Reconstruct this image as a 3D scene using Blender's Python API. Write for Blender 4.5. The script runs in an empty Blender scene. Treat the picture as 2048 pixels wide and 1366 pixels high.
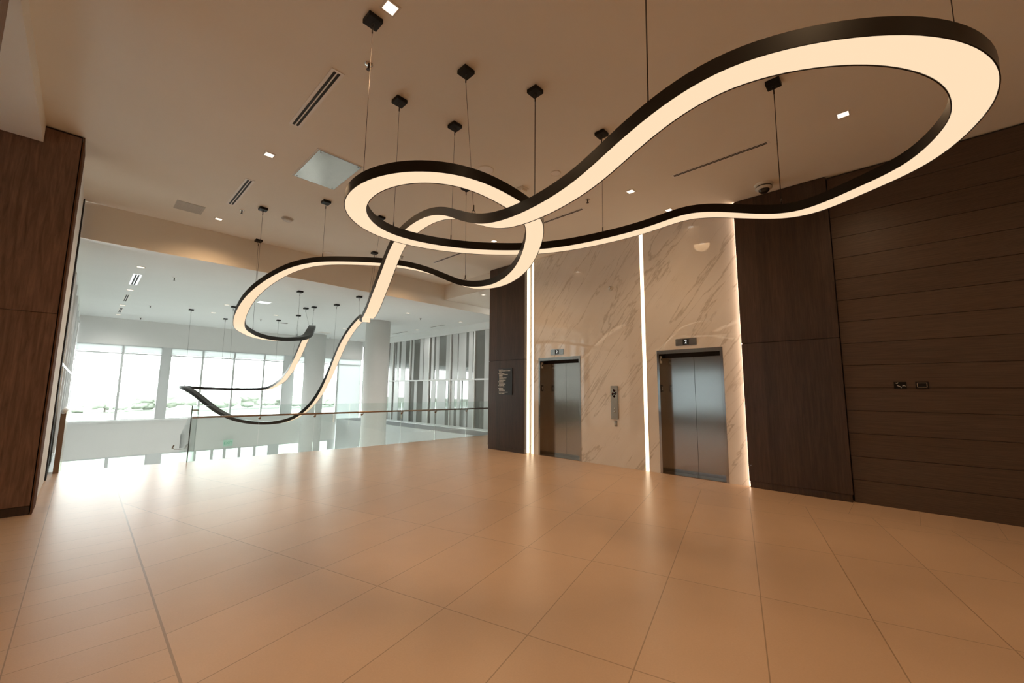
import bpy, bmesh, math, random
from mathutils import Vector, Matrix
random.seed(7)
SC = bpy.context.scene
COL = SC.collection

# ---------------------------------------------------------------- camera, sky, exposure
cam_d = bpy.data.cameras.new('camera')
cam_d.sensor_fit = 'HORIZONTAL'
cam_d.sensor_width = 36.0
cam_d.lens = 818.06 / 2048 * 36.0
cam_d.clip_start = 0.05
cam_d.clip_end = 600
cam = bpy.data.objects.new('camera', cam_d)
COL.objects.link(cam)
YAW, PIT, ROL = math.radians(46.107), math.radians(6.883), math.radians(0.478)
_f = Vector((math.sin(YAW) * math.cos(PIT), math.cos(YAW) * math.cos(PIT), math.sin(PIT)))
_r = Vector((math.cos(YAW), -math.sin(YAW), 0))
_u = _r.cross(_f)
_r2 = _r * math.cos(ROL) + _u * math.sin(ROL)
_u2 = _u * math.cos(ROL) - _r * math.sin(ROL)
_m = Matrix((_r2, _u2, -_f)).transposed().to_4x4()
_m.translation = Vector((0, 0, 1.5))
cam.matrix_world = _m
SC.camera = cam

SKY = 9.5
wd = bpy.data.worlds.new('overcast_sky')
SC.world = wd
wd.use_nodes = True
bg = wd.node_tree.nodes['Background']
bg.inputs[0].default_value = (0.97, 0.995, 0.985, 1)
bg.inputs[1].default_value = SKY

SC.view_settings.view_transform = 'Standard'
SC.view_settings.look = 'None'
SC.view_settings.exposure = 0.0
SC.view_settings.gamma = 1.0
SC.view_settings.use_curve_mapping = False
SC.cycles.max_bounces = 10
SC.cycles.diffuse_bounces = 5
SC.cycles.glossy_bounces = 5
SC.cycles.transparent_max_bounces = 24
SC.cycles.use_denoising = True
SC.cycles.sample_clamp_indirect = 6.0
SC.cycles.caustics_reflective = True
SC.cycles.caustics_refractive = False

WARM = (1.0, 0.650, 0.355)          # colour of the hall's warm lamps
DOWN_W = 172.0                     # each hall downlight
LAMP_E = 1.0                     # glow of the ribbon diffuser
LED_E = 3.2                       # glow of the wall strips

# ---------------------------------------------------------------- materials
def new_mat(name):
    m = bpy.data.materials.new(name)
    m.use_nodes = True
    return m, m.node_tree.nodes, m.node_tree.links, m.node_tree.nodes['Principled BSDF']

def simple(name, col, rough=0.6, metal=0.0, spec=0.5, noise=0.0, scale=8.0):
    m, N, L, b = new_mat(name)
    b.inputs['Base Color'].default_value = (*col, 1)
    b.inputs['Roughness'].default_value = rough
    b.inputs['Metallic'].default_value = metal
    b.inputs['Specular IOR Level'].default_value = spec
    if noise:
        tc = N.new('ShaderNodeTexCoord'); n = N.new('ShaderNodeTexNoise')
        n.inputs['Scale'].default_value = scale; n.inputs['Detail'].default_value = 4
        L.new(tc.outputs['Object'], n.inputs['Vector'])
        mx = N.new('ShaderNodeMix'); mx.data_type = 'RGBA'
        mx.inputs['A'].default_value = (*[c * (1 - noise) for c in col], 1)
        mx.inputs['B'].default_value = (*[min(1, c * (1 + noise)) for c in col], 1)
        L.new(n.outputs['Fac'], mx.inputs['Factor'])
        L.new(mx.outputs['Result'], b.inputs['Base Color'])
    return m

def emit(name, col, strength):
    m, N, L, b = new_mat(name)
    b.inputs['Base Color'].default_value = (0.02, 0.02, 0.02, 1)
    b.inputs['Emission Color'].default_value = (*col, 1)
    b.inputs['Emission Strength'].default_value = strength
    b.inputs['Roughness'].default_value = 0.6
    return m

def math_node(N, L, op, a, b=None):
    n = N.new('ShaderNodeMath'); n.operation = op
    for i, v in enumerate((a, b)):
        if v is None: continue
        if isinstance(v, (int, float)): n.inputs[i].default_value = v
        else: L.new(v, n.inputs[i])
    return n.outputs[0]

def line_mask(N, L, coord, off, step, half):
    """1 on joints at off + k*step (half width half)."""
    t = math_node(N, L, 'DIVIDE', math_node(N, L, 'SUBTRACT', coord, off), step)
    fr = math_node(N, L, 'FRACT', math_node(N, L, 'ADD', t, 0.5))
    d = math_node(N, L, 'ABSOLUTE', math_node(N, L, 'SUBTRACT', fr, 0.5))
    return math_node(N, L, 'LESS_THAN', d, half / step), math_node(N, L, 'FLOOR', t)

def one_line(N, L, coord, off, half):
    return math_node(N, L, 'LESS_THAN', math_node(N, L, 'ABSOLUTE', math_node(N, L, 'SUBTRACT', coord, off)), half)

def floor_material():
    m, N, L, b = new_mat('honed_stone_tile')
    tc = N.new('ShaderNodeTexCoord')
    sp = N.new('ShaderNodeSeparateXYZ'); L.new(tc.outputs['Object'], sp.inputs[0])
    x, y = sp.outputs[0], sp.outputs[1]
    th = math.radians(15.176)
    ca, sa = math.cos(th), math.sin(th)
    a = math_node(N, L, 'ADD', math_node(N, L, 'MULTIPLY', x, ca), math_node(N, L, 'MULTIPLY', y, sa))
    bb = math_node(N, L, 'SUBTRACT', math_node(N, L, 'MULTIPLY', y, ca), math_node(N, L, 'MULTIPLY', x, sa))
    la, ia = line_mask(N, L, a, 2.45, 1.285, 0.0035)
    lb, ib = line_mask(N, L, bb, 1.215, 0.645, 0.0035)
    field = math_node(N, L, 'MAXIMUM', la, lb)
    left = math_node(N, L, 'LESS_THAN', x, 0.485)
    right = math_node(N, L, 'GREATER_THAN', x, 6.82)
    bord = math_node(N, L, 'MAXIMUM', left, right)
    lx, ix = line_mask(N, L, x, -0.16, 0.645, 0.003)
    ly, iy = line_mask(N, L, y, 3.53, 0.316, 0.0025)
    ry, iry = line_mask(N, L, y, 1.3, 0.645, 0.0025)
    lbord = math_node(N, L, 'MAXIMUM', lx, ly)
    ll = math_node(N, L, 'MULTIPLY', left, lbord)
    rl = math_node(N, L, 'MULTIPLY', right, ry)
    fl = math_node(N, L, 'MULTIPLY', math_node(N, L, 'SUBTRACT', 1.0, bord), field)
    e1 = one_line(N, L, x, 0.485, 0.007)
    e2 = one_line(N, L, x, 6.82, 0.003)
    joint = math_node(N, L, 'MAXIMUM', math_node(N, L, 'MAXIMUM', ll, rl), math_node(N, L, 'MAXIMUM', fl, math_node(N, L, 'MAXIMUM', e1, e2)))
    cb = N.new('ShaderNodeCombineXYZ')
    sel = math_node(N, L, 'ADD', math_node(N, L, 'MULTIPLY', ia, math_node(N, L, 'SUBTRACT', 1.0, bord)), math_node(N, L, 'MULTIPLY', ix, bord))
    sel2 = math_node(N, L, 'ADD', math_node(N, L, 'MULTIPLY', ib, math_node(N, L, 'SUBTRACT', 1.0, bord)), math_node(N, L, 'MULTIPLY', iy, bord))
    L.new(sel, cb.inputs[0]); L.new(sel2, cb.inputs[1]); L.new(bord, cb.inputs[2])
    wn = N.new('ShaderNodeTexWhiteNoise'); wn.noise_dimensions = '3D'; L.new(cb.outputs[0], wn.inputs['Vector'])
    n1 = N.new('ShaderNodeTexNoise'); n1.inputs['Scale'].default_value = 90; n1.inputs['Detail'].default_value = 3
    L.new(tc.outputs['Object'], n1.inputs['Vector'])
    n2 = N.new('ShaderNodeTexNoise'); n2.inputs['Scale'].default_value = 3; n2.inputs['Detail'].default_value = 5
    L.new(tc.outputs['Object'], n2.inputs['Vector'])
    s = math_node(N, L, 'ADD', math_node(N, L, 'MULTIPLY', wn.outputs['Value'], 0.12),
                  math_node(N, L, 'ADD', math_node(N, L, 'MULTIPLY', n1.outputs['Fac'], 0.22), math_node(N, L, 'MULTIPLY', n2.outputs['Fac'], 0.22)))
    rp = N.new('ShaderNodeMix'); rp.data_type = 'RGBA'
    rp.inputs['A'].default_value = (0.49, 0.335, 0.225, 1); rp.inputs['B'].default_value = (0.69, 0.485, 0.325, 1)
    L.new(math_node(N, L, 'MULTIPLY', s, 1.6), rp.inputs['Factor'])
    mj = N.new('ShaderNodeMix'); mj.data_type = 'RGBA'
    mj.inputs['B'].default_value = (0.17, 0.11, 0.06, 1)
    L.new(rp.outputs['Result'], mj.inputs['A'])
    L.new(math_node(N, L, 'MULTIPLY', joint, 0.62), mj.inputs['Factor'])
    L.new(mj.outputs['Result'], b.inputs['Base Color'])
    b.inputs['Roughness'].default_value = 0.31
    b.inputs['Specular IOR Level'].default_value = 0.6
    bp = N.new('ShaderNodeBump'); bp.inputs['Strength'].default_value = 0.04; bp.inputs['Distance'].default_value = 0.01
    L.new(n1.outputs['Fac'], bp.inputs['Height']); L.new(bp.outputs[0], b.inputs['Normal'])
    return m

def wood_material(name, c0, c1, vertical=True, rough=0.42, board=None, freq=1.0):
    """Grain runs along z (vertical) or along y (horizontal); optional tone change per board."""
    m, N, L, b = new_mat(name)
    tc = N.new('ShaderNodeTexCoord'); mp = N.new('ShaderNodeMapping')
    L.new(tc.outputs['Object'], mp.inputs['Vector'])
    mp.inputs['Scale'].default_value = (28 * freq, 28 * freq, 1.3) if vertical else (28 * freq, 1.3, 34 * freq)
    n = N.new('ShaderNodeTexNoise'); n.inputs['Scale'].default_value = 1.6; n.inputs['Detail'].default_value = 6; n.inputs['Roughness'].default_value = 0.65
    n.inputs['Distortion'].default_value = 0.7
    L.new(mp.outputs[0], n.inputs['Vector'])
    f = n.outputs['Fac']
    if board:
        sp = N.new('ShaderNodeSeparateXYZ'); L.new(tc.outputs['Object'], sp.inputs[0])
        c = sp.outputs[board[0]]
        fl = math_node(N, L, 'FLOOR', math_node(N, L, 'DIVIDE', math_node(N, L, 'SUBTRACT', c, board[1]), board[2]))
        w = N.new('ShaderNodeTexWhiteNoise'); w.noise_dimensions = '1D'; L.new(fl, w.inputs['W'])
        f = math_node(N, L, 'ADD', f, math_node(N, L, 'MULTIPLY', math_node(N, L, 'SUBTRACT', w.outputs['Value'], 0.5), board[3]))
    rp = N.new('ShaderNodeValToRGB')
    rp.color_ramp.elements[0].position = 0.3; rp.color_ramp.elements[0].color = (*c0, 1)
    rp.color_ramp.elements[1].position = 0.72; rp.color_ramp.elements[1].color = (*c1, 1)
    L.new(f, rp.inputs['Fac']); L.new(rp.outputs['Color'], b.inputs['Base Color'])
    b.inputs['Roughness'].default_value = rough
    bp = N.new('ShaderNodeBump'); bp.inputs['Strength'].default_value = 0.12; bp.inputs['Distance'].default_value = 0.004
    L.new(n.outputs['Fac'], bp.inputs['Height']); L.new(bp.outputs[0], b.inputs['Normal'])
    return m

def marble_material():
    m, N, L, b = new_mat('polished_veined_marble')
    tc = N.new('ShaderNodeTexCoord'); mp = N.new('ShaderNodeMapping')
    L.new(tc.outputs['Object'], mp.inputs['Vector'])
    mp.inputs['Rotation'].default_value = (math.radians(52), 0, 0)
    def vein(scale, sx, sy, dist, width, seed):
        mp2 = N.new('ShaderNodeMapping'); L.new(mp.outputs[0], mp2.inputs['Vector'])
        mp2.inputs['Scale'].default_value = (1, sx, sy); mp2.inputs['Location'].default_value = (seed, seed * 1.7, seed * 0.6)
        n = N.new('ShaderNodeTexNoise'); n.inputs['Scale'].default_value = scale; n.inputs['Detail'].default_value = 7
        n.inputs['Roughness'].default_value = 0.55; n.inputs['Distortion'].default_value = dist
        L.new(mp2.outputs[0], n.inputs['Vector'])
        d = math_node(N, L, 'ABSOLUTE', math_node(N, L, 'SUBTRACT', n.outputs['Fac'], 0.5))
        mr = N.new('ShaderNodeMapRange'); mr.inputs['From Min'].default_value = 0; mr.inputs['From Max'].default_value = width
        mr.inputs['To Min'].default_value = 1; mr.inputs['To Max'].default_value = 0
        L.new(d, mr.inputs['Value']); return mr.outputs[0]
    v1 = vein(0.75, 0.22, 1.5, 0.35, 0.009, 3.1)
    v2 = vein(1.7, 0.2, 1.9, 0.3, 0.012, 8.3)
    pn = N.new('ShaderNodeTexNoise'); pn.inputs['Scale'].default_value = 0.9; pn.inputs['Detail'].default_value = 3
    L.new(tc.outputs['Object'], pn.inputs['Vector'])
    pr = N.new('ShaderNodeMapRange'); pr.inputs['From Min'].default_value = 0.42; pr.inputs['From Max'].default_value = 0.62
    L.new(pn.outputs['Fac'], pr.inputs['Value'])
    vv = math_node(N, L, 'MAXIMUM', math_node(N, L, 'MULTIPLY', v1, 0.55), math_node(N, L, 'MULTIPLY', math_node(N, L, 'MULTIPLY', v2, pr.outputs[0]), 0.45))
    cl = N.new('ShaderNodeTexNoise'); cl.inputs['Scale'].default_value = 2.2; cl.inputs['Detail'].default_value = 6
    mp3 = N.new('ShaderNodeMapping'); L.new(mp.outputs[0], mp3.inputs['Vector']); mp3.inputs['Scale'].default_value = (1, 0.3, 1.6)
    L.new(mp3.outputs[0], cl.inputs['Vector'])
    base = N.new('ShaderNodeMix'); base.data_type = 'RGBA'
    base.inputs['A'].default_value = (0.74, 0.69, 0.62, 1); base.inputs['B'].default_value = (0.86, 0.82, 0.77, 1)
    L.new(cl.outputs['Fac'], base.inputs['Factor'])
    mx = N.new('ShaderNodeMix'); mx.data_type = 'RGBA'
    L.new(base.outputs['Result'], mx.inputs['A']); mx.inputs['B'].default_value = (0.28, 0.22, 0.15, 1)
    L.new(math_node(N, L, 'MULTIPLY', vv, 0.8), mx.inputs['Factor'])
    L.new(mx.outputs['Result'], b.inputs['Base Color'])
    b.inputs['Roughness'].default_value = 0.025
    b.inputs['Specular IOR Level'].default_value = 1.0
    b.inputs['IOR'].default_value = 1.62
    return m

def steel_material():
    m, N, L, b = new_mat('brushed_stainless_steel')
    tc = N.new('ShaderNodeTexCoord'); mp = N.new('ShaderNodeMapping')
    L.new(tc.outputs['Object'], mp.inputs['Vector']); mp.inputs['Scale'].default_value = (160, 160, 1.2)
    n = N.new('ShaderNodeTexNoise'); n.inputs['Scale'].default_value = 2; n.inputs['Detail'].default_value = 3
    L.new(mp.outputs[0], n.inputs['Vector'])
    b.inputs['Base Color'].default_value = (0.42, 0.40, 0.37, 1)
    b.inputs['Metallic'].default_value = 1.0
    mr = N.new('ShaderNodeMapRange'); mr.inputs['To Min'].default_value = 0.10; mr.inputs['To Max'].default_value = 0.2
    L.new(n.outputs['Fac'], mr.inputs['Value']); L.new(mr.outputs[0], b.inputs['Roughness'])
    b.inputs['Anisotropic'].default_value = 0.5
    return m

def glass_material(name, tint, gloss=0.06, rough=0.0, edge=True):
    """Clear sheet: lets light straight through, keeps a thin mirror reflection."""
    m, N, L, b = new_mat(name)
    N.remove(b)
    out = [n for n in N if n.type == 'OUTPUT_MATERIAL'][0]
    t = N.new('ShaderNodeBsdfTransparent'); t.inputs[0].default_value = (*tint, 1)
    g = N.new('ShaderNodeBsdfGlossy'); g.inputs['Roughness'].default_value = rough; g.inputs['Color'].default_value = (1, 1, 1, 1)
    fr = N.new('ShaderNodeFresnel'); fr.inputs['IOR'].default_value = 1.45
    mx = N.new('ShaderNodeMixShader')
    L.new(math_node(N, L, 'MULTIPLY', fr.outputs[0], gloss / 0.06), mx.inputs[0])
    L.new(t.outputs[0], mx.inputs[1]); L.new(g.outputs[0], mx.inputs[2]); L.new(mx.outputs[0], out.inputs[0])
    return m

def shade_material():
    m, N, L, b = new_mat('white_roller_shade_cloth')
    N.remove(b)
    out = [n for n in N if n.type == 'OUTPUT_MATERIAL'][0]
    d = N.new('ShaderNodeBsdfDiffuse'); d.inputs[0].default_value = (0.85, 0.86, 0.86, 1)
    t = N.new('ShaderNodeBsdfTranslucent'); t.inputs[0].default_value = (0.85, 0.87, 0.87, 1)
    mx = N.new('ShaderNodeMixShader'); mx.inputs[0].default_value = 0.6
    L.new(d.outputs[0], mx.inputs[1]); L.new(t.outputs[0], mx.inputs[2]); L.new(mx.outputs[0], out.inputs[0])
    return m

def dimming_material():  # cloth of an added screen that weakens the left window's daylight
    m, N, L, b = new_mat('daylight_dimming_cloth')
    N.remove(b)
    out = [n for n in N if n.type == 'OUTPUT_MATERIAL'][0]
    d = N.new('ShaderNodeBsdfDiffuse'); d.inputs[0].default_value = (0.30, 0.31, 0.32, 1)
    t = N.new('ShaderNodeBsdfTranslucent'); t.inputs[0].default_value = (0.72, 0.76, 0.80, 1)
    mx = N.new('ShaderNodeMixShader'); mx.inputs[0].default_value = 0.62
    L.new(d.outputs[0], mx.inputs[1]); L.new(t.outputs[0], mx.inputs[2]); L.new(mx.outputs[0], out.inputs[0])
    return m

M = dict(
    floor=floor_material(),
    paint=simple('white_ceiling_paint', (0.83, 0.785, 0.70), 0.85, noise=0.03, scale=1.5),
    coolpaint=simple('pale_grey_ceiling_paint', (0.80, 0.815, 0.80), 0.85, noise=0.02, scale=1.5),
    white=simple('white_wall_paint', (0.80, 0.80, 0.78), 0.8, noise=0.02, scale=2),
    walnut=wood_material('dark_walnut_veneer', (0.032, 0.018, 0.012), (0.076, 0.043, 0.028), True, 0.38, (1, 0.0, 0.17, 0.22)),
    walnut_face=wood_material('dark_walnut_veneer_end', (0.105, 0.055, 0.034), (0.27, 0.145, 0.092), True, 0.42, None, 0.6),
    slat=wood_material('horizontal_walnut_boards', (0.050, 0.031, 0.021), (0.112, 0.071, 0.047), False, 0.42, (2, 1.584, 0.318, 0.07), 2.2),
    dark=simple('shadow_gap_black', (0.012, 0.010, 0.009), 0.7),
    marble=marble_material(),
    steel=steel_material(),
    galvsheet=simple('bare_galvanised_sheet', (0.30, 0.28, 0.25), 0.24, 1.0, noise=0.12, scale=9),
    grille=simple('grey_painted_grille', (0.50, 0.47, 0.42), 0.6),
    walnut_matt=simple('matt_walnut_edge', (0.13, 0.065, 0.036), 0.9, 0.0, 0.05, noise=0.2, scale=6),
    bronze=simple('dark_bronze_metal', (0.010, 0.007, 0.004), 0.38, 0.0, 0.25),
    black=simple('black_powder_coat', (0.006, 0.006, 0.006), 0.5, 0.0, 0.3),
    wire=simple('dark_steel_cable', (0.06, 0.05, 0.045), 0.4, 0.6),
    chrome=simple('satin_chrome', (0.55, 0.53, 0.50), 0.25, 1.0),
    lamp=emit('warm_ribbon_diffuser', (1.0, 0.745, 0.495), LAMP_E),
    led=emit('warm_wall_strip', (1.0, 0.80, 0.55), LED_E),
    ledhot=emit('warm_cove_strip', (1.0, 0.70, 0.50), 6.0),
    lens=emit('downlight_lens', (1.0, 0.86, 0.70), 1.6),
    glow_white=emit('lit_panel_and_glowing_vent', (0.95, 1.0, 1.0), 1.3),  # also makes one air vent frame glow, though it is no lamp
    trimtan=simple('white_metal_trim', (0.70, 0.67, 0.62), 0.5),
    vent=simple('painted_metal_grille', (0.85, 0.82, 0.78), 0.5),
    alu=simple('white_aluminium_frame', (0.80, 0.81, 0.80), 0.4),
    grey=simple('grey_aluminium_frame', (0.68, 0.71, 0.71), 0.4),
    frit=simple('grey_white_fritted_glass', (0.60, 0.61, 0.60), 0.22, noise=0.03, scale=3),
    darkglass=None, glass=glass_material('clear_window_glass', (0.95, 0.98, 0.97)),
    tinted=glass_material('tinted_side_glass', (0.30, 0.32, 0.32)),
    rail=glass_material('clear_railing_glass', (0.93, 0.965, 0.955), 0.05),
    edge=simple('green_glass_edge', (0.05, 0.075, 0.07), 0.2),
    handrail=simple('bronze_handrail', (0.30, 0.22, 0.16), 0.25, 0.9),
    carpet=simple('grey_loop_carpet', (0.36, 0.37, 0.38), 0.95, noise=0.15, scale=60),
    greywall=simple('pale_grey_paint', (0.62, 0.63, 0.63), 0.8, noise=0.05, scale=30),
    shade=shade_material(), dimming=dimming_material(),
    grass=simple('lawn', (0.16, 0.19, 0.15), 0.9, noise=0.3, scale=0.4),
    road=simple('pale_concrete_road', (0.40, 0.40, 0.39), 0.9),
    leaf=simple('bush_foliage', (0.39, 0.42, 0.37), 0.9, noise=0.08, scale=1.2),
    bark=simple('bark', (0.10, 0.09, 0.08), 0.9),
    galv=simple('galvanised_lattice', (0.36, 0.36, 0.36), 0.6),
    signwhite=simple('sign_lettering_white', (0.75, 0.72, 0.66), 0.6),
    signblack=simple('black_sign_face', (0.02, 0.022, 0.024), 0.35),
    red=simple('signal_red', (0.5, 0.05, 0.04), 0.5),
    exitgreen=simple('exit_sign_green', (0.12, 0.55, 0.32), 0.4),
    exitface=simple('exit_sign_face', (0.55, 0.80, 0.68), 0.3),
    digit=emit('lit_floor_digit', (1.0, 0.98, 0.92), 1.2),
    plastic=simple('off_white_plastic', (0.62, 0.60, 0.54), 0.45),
    smoke=simple('smoked_dome', (0.02, 0.02, 0.02), 0.08),
)
def dark_glass():
    m, N, L, b = new_mat('dark_reflective_glass')
    b.inputs['Base Color'].default_value = (0.11, 0.11, 0.095, 1)
    b.inputs['Roughness'].default_value = 0.02
    b.inputs['Specular IOR Level'].default_value = 1.0
    b.inputs['IOR'].default_value = 1.9
    return m
M['darkglass'] = dark_glass()

# ---------------------------------------------------------------- mesh helpers
def V(*a): return Vector(a)

def box(bm, x0, x1, y0, y1, z0, z1):
    vs = [bm.verts.new(p) for p in ((x0, y0, z0), (x1, y0, z0), (x1, y1, z0), (x0, y1, z0), (x0, y0, z1), (x1, y0, z1), (x1, y1, z1), (x0, y1, z1))]
    for f in ((3, 2, 1, 0), (4, 5, 6, 7), (0, 1, 5, 4), (1, 2, 6, 5), (2, 3, 7, 6), (3, 0, 4, 7)):
        bm.faces.new([vs[i] for i in f])
    return vs

def bxo(*args, bevel=0.0):
    bm = bmesh.new(); box(bm, *args)
    if bevel: bmesh.ops.bevel(bm, geom=bm.edges[:], offset=bevel, segments=2, affect='EDGES')
    return bm

def prism(bm, pts, z0, z1):
    a = [bm.verts.new((p[0], p[1], z0)) for p in pts]; b = [bm.verts.new((p[0], p[1], z1)) for p in pts]
    n = len(pts)
    bm.faces.new(a[::-1]); bm.faces.new(b)
    for i in range(n): bm.faces.new((a[i], a[(i + 1) % n], b[(i + 1) % n], b[i]))

def lathe(bm, prof, cx, cy, n=32):
    """prof: (radius, z) pairs, revolved about the vertical through (cx, cy)."""
    rings = []
    for r, z in prof:
        if r < 1e-6: rings.append([bm.verts.new((cx, cy, z))])
        else: rings.append([bm.verts.new((cx + r * math.cos(2 * math.pi * i / n), cy + r * math.sin(2 * math.pi * i / n), z)) for i in range(n)])
    for a, b in zip(rings, rings[1:]):
        for i in range(n):
            j = (i + 1) % n
            if len(a) == 1 and len(b) == 1: continue
            if len(a) == 1: bm.faces.new((a[0], b[j], b[i]))
            elif len(b) == 1: bm.faces.new((a[i], a[j], b[0]))
            else: bm.faces.new((a[i], a[j], b[j], b[i]))
    bmesh.ops.recalc_face_normals(bm, faces=bm.faces[:])

def tube(bm, pts, r, n=8, closed=False):
    pts = [Vector(p) for p in pts]; rings = []
    m = len(pts); up = Vector((0.31, 0.17, 0.93)).normalized()
    for i, p in enumerate(pts):
        if closed: t = pts[(i + 1) % m] - pts[i - 1]
        else: t = pts[min(i + 1, m - 1)] - pts[max(i - 1, 0)]
        t.normalize()
        a = t.cross(up)
        if a.length < 1e-3: a = t.cross(Vector((1, 0, 0)))
        a.normalize(); b = t.cross(a)
        rings.append([bm.verts.new(p + a * (r * math.cos(2 * math.pi * k / n)) + b * (r * math.sin(2 * math.pi * k / n))) for k in range(n)])
    for i in range(m if closed else m - 1):
        A, B = rings[i], rings[(i + 1) % m]
        for k in range(n): bm.faces.new((A[k], A[(k + 1) % n], B[(k + 1) % n], B[k]))
    if not closed:
        bm.faces.new(rings[0][::-1]); bm.faces.new(rings[-1])
    bmesh.ops.recalc_face_normals(bm, faces=bm.faces[:])

def torus(bm, c, axis, R, r, n=14, k=6):
    axis = Vector(axis).normalized(); a = axis.orthogonal().normalized(); b = axis.cross(a)
    tube(bm, [Vector(c) + a * R * math.cos(2 * math.pi * i / n) + b * R * math.sin(2 * math.pi * i / n) for i in range(n)], r, k, True)

ORG = {}
def mk(name, bm, mat, parent=None, smooth=False, org=None):
    """One mesh object from world-space geometry, stored relative to its thing's base."""
    o_ = Vector(org) if org is not None else (ORG.get(parent.name, Vector()) if parent else Vector())
    for v in bm.verts: v.co -= o_
    me = bpy.data.meshes.new(name); bm.to_mesh(me); bm.free()
    for mm in (mat if isinstance(mat, (list, tuple)) else [mat]): me.materials.append(mm)
    if smooth:
        for p in me.polygons: p.use_smooth = True
    o = bpy.data.objects.new(name, me); COL.objects.link(o)
    if parent: o.parent = parent
    else: o.location = o_
    ORG[o.name] = o_
    return o

def tag(o, label=None, cat=None, group=None, kind=None):
    if label: o['label'] = label
    if cat: o['category'] = cat
    if group: o['group'] = group
    if kind: o['kind'] = kind
    return o

def thing(name, loc, label, cat, group=None):
    o = bpy.data.objects.new(name, None); COL.objects.link(o)
    o.location = loc; o.empty_display_size = 0.1
    ORG[o.name] = Vector(loc)
    return tag(o, label, cat, group)

def struct(name, bm, mat, parent=None, label=None, cat=None, smooth=False):
    o = mk(name, bm, mat, parent, smooth)
    if not parent: tag(o, label, cat, None, 'structure')
    return o

def copy_thing(root, loc, label=None, group=None):
    r = root.copy(); COL.objects.link(r); r.location = loc
    ORG[r.name] = Vector(loc)
    if label: r['label'] = label
    if group: r['group'] = group
    for ch in list(root.children):
        c = ch.copy(); COL.objects.link(c); c.parent = r
        for g in list(ch.children):
            d = g.copy(); COL.objects.link(d); d.parent = c
    return r

def text_mesh(body, size, mat, parent, name, origin, right, up, depth=0.002):
    """Raised lettering standing at origin, reading along right, upright along up (world directions)."""
    cu = bpy.data.curves.new(name + '_curve', 'FONT'); cu.body = body; cu.size = size
    cu.align_x = 'CENTER'; cu.align_y = 'CENTER'; cu.extrude = depth
    tmp = bpy.data.objects.new(name + '_tmp', cu); COL.objects.link(tmp)
    bpy.context.view_layer.update()
    me = bpy.data.meshes.new_from_object(tmp.evaluated_get(bpy.context.evaluated_depsgraph_get()))
    bm = bmesh.new(); bm.from_mesh(me)
    bpy.data.objects.remove(tmp); bpy.data.meshes.remove(me); bpy.data.curves.remove(cu)
    R, U = Vector(right).normalized(), Vector(up).normalized(); Nn = R.cross(U)
    for v in bm.verts: v.co = Vector(origin) + R * v.co.x + U * v.co.y + Nn * v.co.z
    return mk(name, bm, mat, parent)

# ---------------------------------------------------------------- room shell
ZC, ZA, YB = 4.79, 4.12, 21.5
EDGE = [(-0.33, 11.10), (1.62, 10.80), (5.0, 10.50), (10.48, 10.50)]
bm = bmesh.new()
prism(bm, [(-5, -5), (8.3, -5), (8.3, 8.05), (10.48, 8.05), EDGE[3], EDGE[2], EDGE[1], EDGE[0], (-0.43, 8.22), (-0.43, 9.5), (-5, 9.5)], -0.35, 0.0)
struct('floor', bm, M['floor'], label='polished tan stone tile floor of the hall laid at an angle', cat='floor')
struct('floor_walkway', bxo(9.3, 10.48, 10.505, YB - 0.05, -0.30, -0.004), M['carpet'], label='grey carpeted walkway along the striped glass wall', cat='floor')
struct('floor_lower', bxo(-0.6, 10.6, 10.1, 22.0, -4.5, -4.3), M['white'], label='lower floor seen past the slab edge', cat='floor')
struct('ceiling', bxo(-5, 8.3, -5, 10.3, ZC, ZC + 0.12), M['paint'], label='hall ceiling washed in warm light', cat='ceiling')
struct('ceiling_atrium', bxo(-0.45, 10.6, 10.34, YB + 0.1, ZA, ZA + 0.12), M['coolpaint'], label='lower pale ceiling over the window side', cat='ceiling')
struct('ceiling_alcove', bxo(7.62, 10.6, 8.03, 10.295, 4.33, ZC), M['paint'], label='lowered ceiling beside the sign pillar', cat='ceiling')
struct('wall_fascia', bxo(-0.33, 10.6, 10.30, 10.34, ZA, ZC), M['paint'], label='drop between the hall ceiling and the window side ceiling', cat='wall')
struct('trim_1', bxo(-1.5, -0.63, -5, 7.58, 4.55, ZC), M['paint'], label='boxed soffit at upper left', cat='soffit')

# marble lift wall
bm = bmesh.new()
for y0, y1, z0, z1 in ((1.70, 2.26, 0, ZC), (3.43, 5.20, 0, ZC), (6.40, 6.745, 0, ZC), (2.26, 3.43, 2.26, ZC), (5.20, 6.40, 2.26, ZC)):
    box(bm, 7.60, 7.63, y0, y1, z0, z1)
bmesh.ops.remove_doubles(bm, verts=bm.verts[:], dist=1e-4)
struct('wall_elevator', bm, M['marble'], label='polished veined marble wall holding the two lifts', cat='wall')

# board wall on the right
bm = bmesh.new()
box(bm, 7.625, 7.70, -5, 0.652, 0, ZC - 0.005)
bk = struct('wall_right', bm, M['dark'], label='dark wooden board wall at right', cat='wall')
bm = bmesh.new()
z = 1.584 - 4 * 0.318 - 0.318
rows = []
while z < ZC:
    a, b_ = max(z + 0.003, 0.0), min(z + 0.318 - 0.003, ZC - 0.02)
    if b_ > a + 0.02: box(bm, 7.60, 7.627, -5, 0.646, a, b_)
    z += 0.318
struct('boards', bm, M['slat'], bk)

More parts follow.
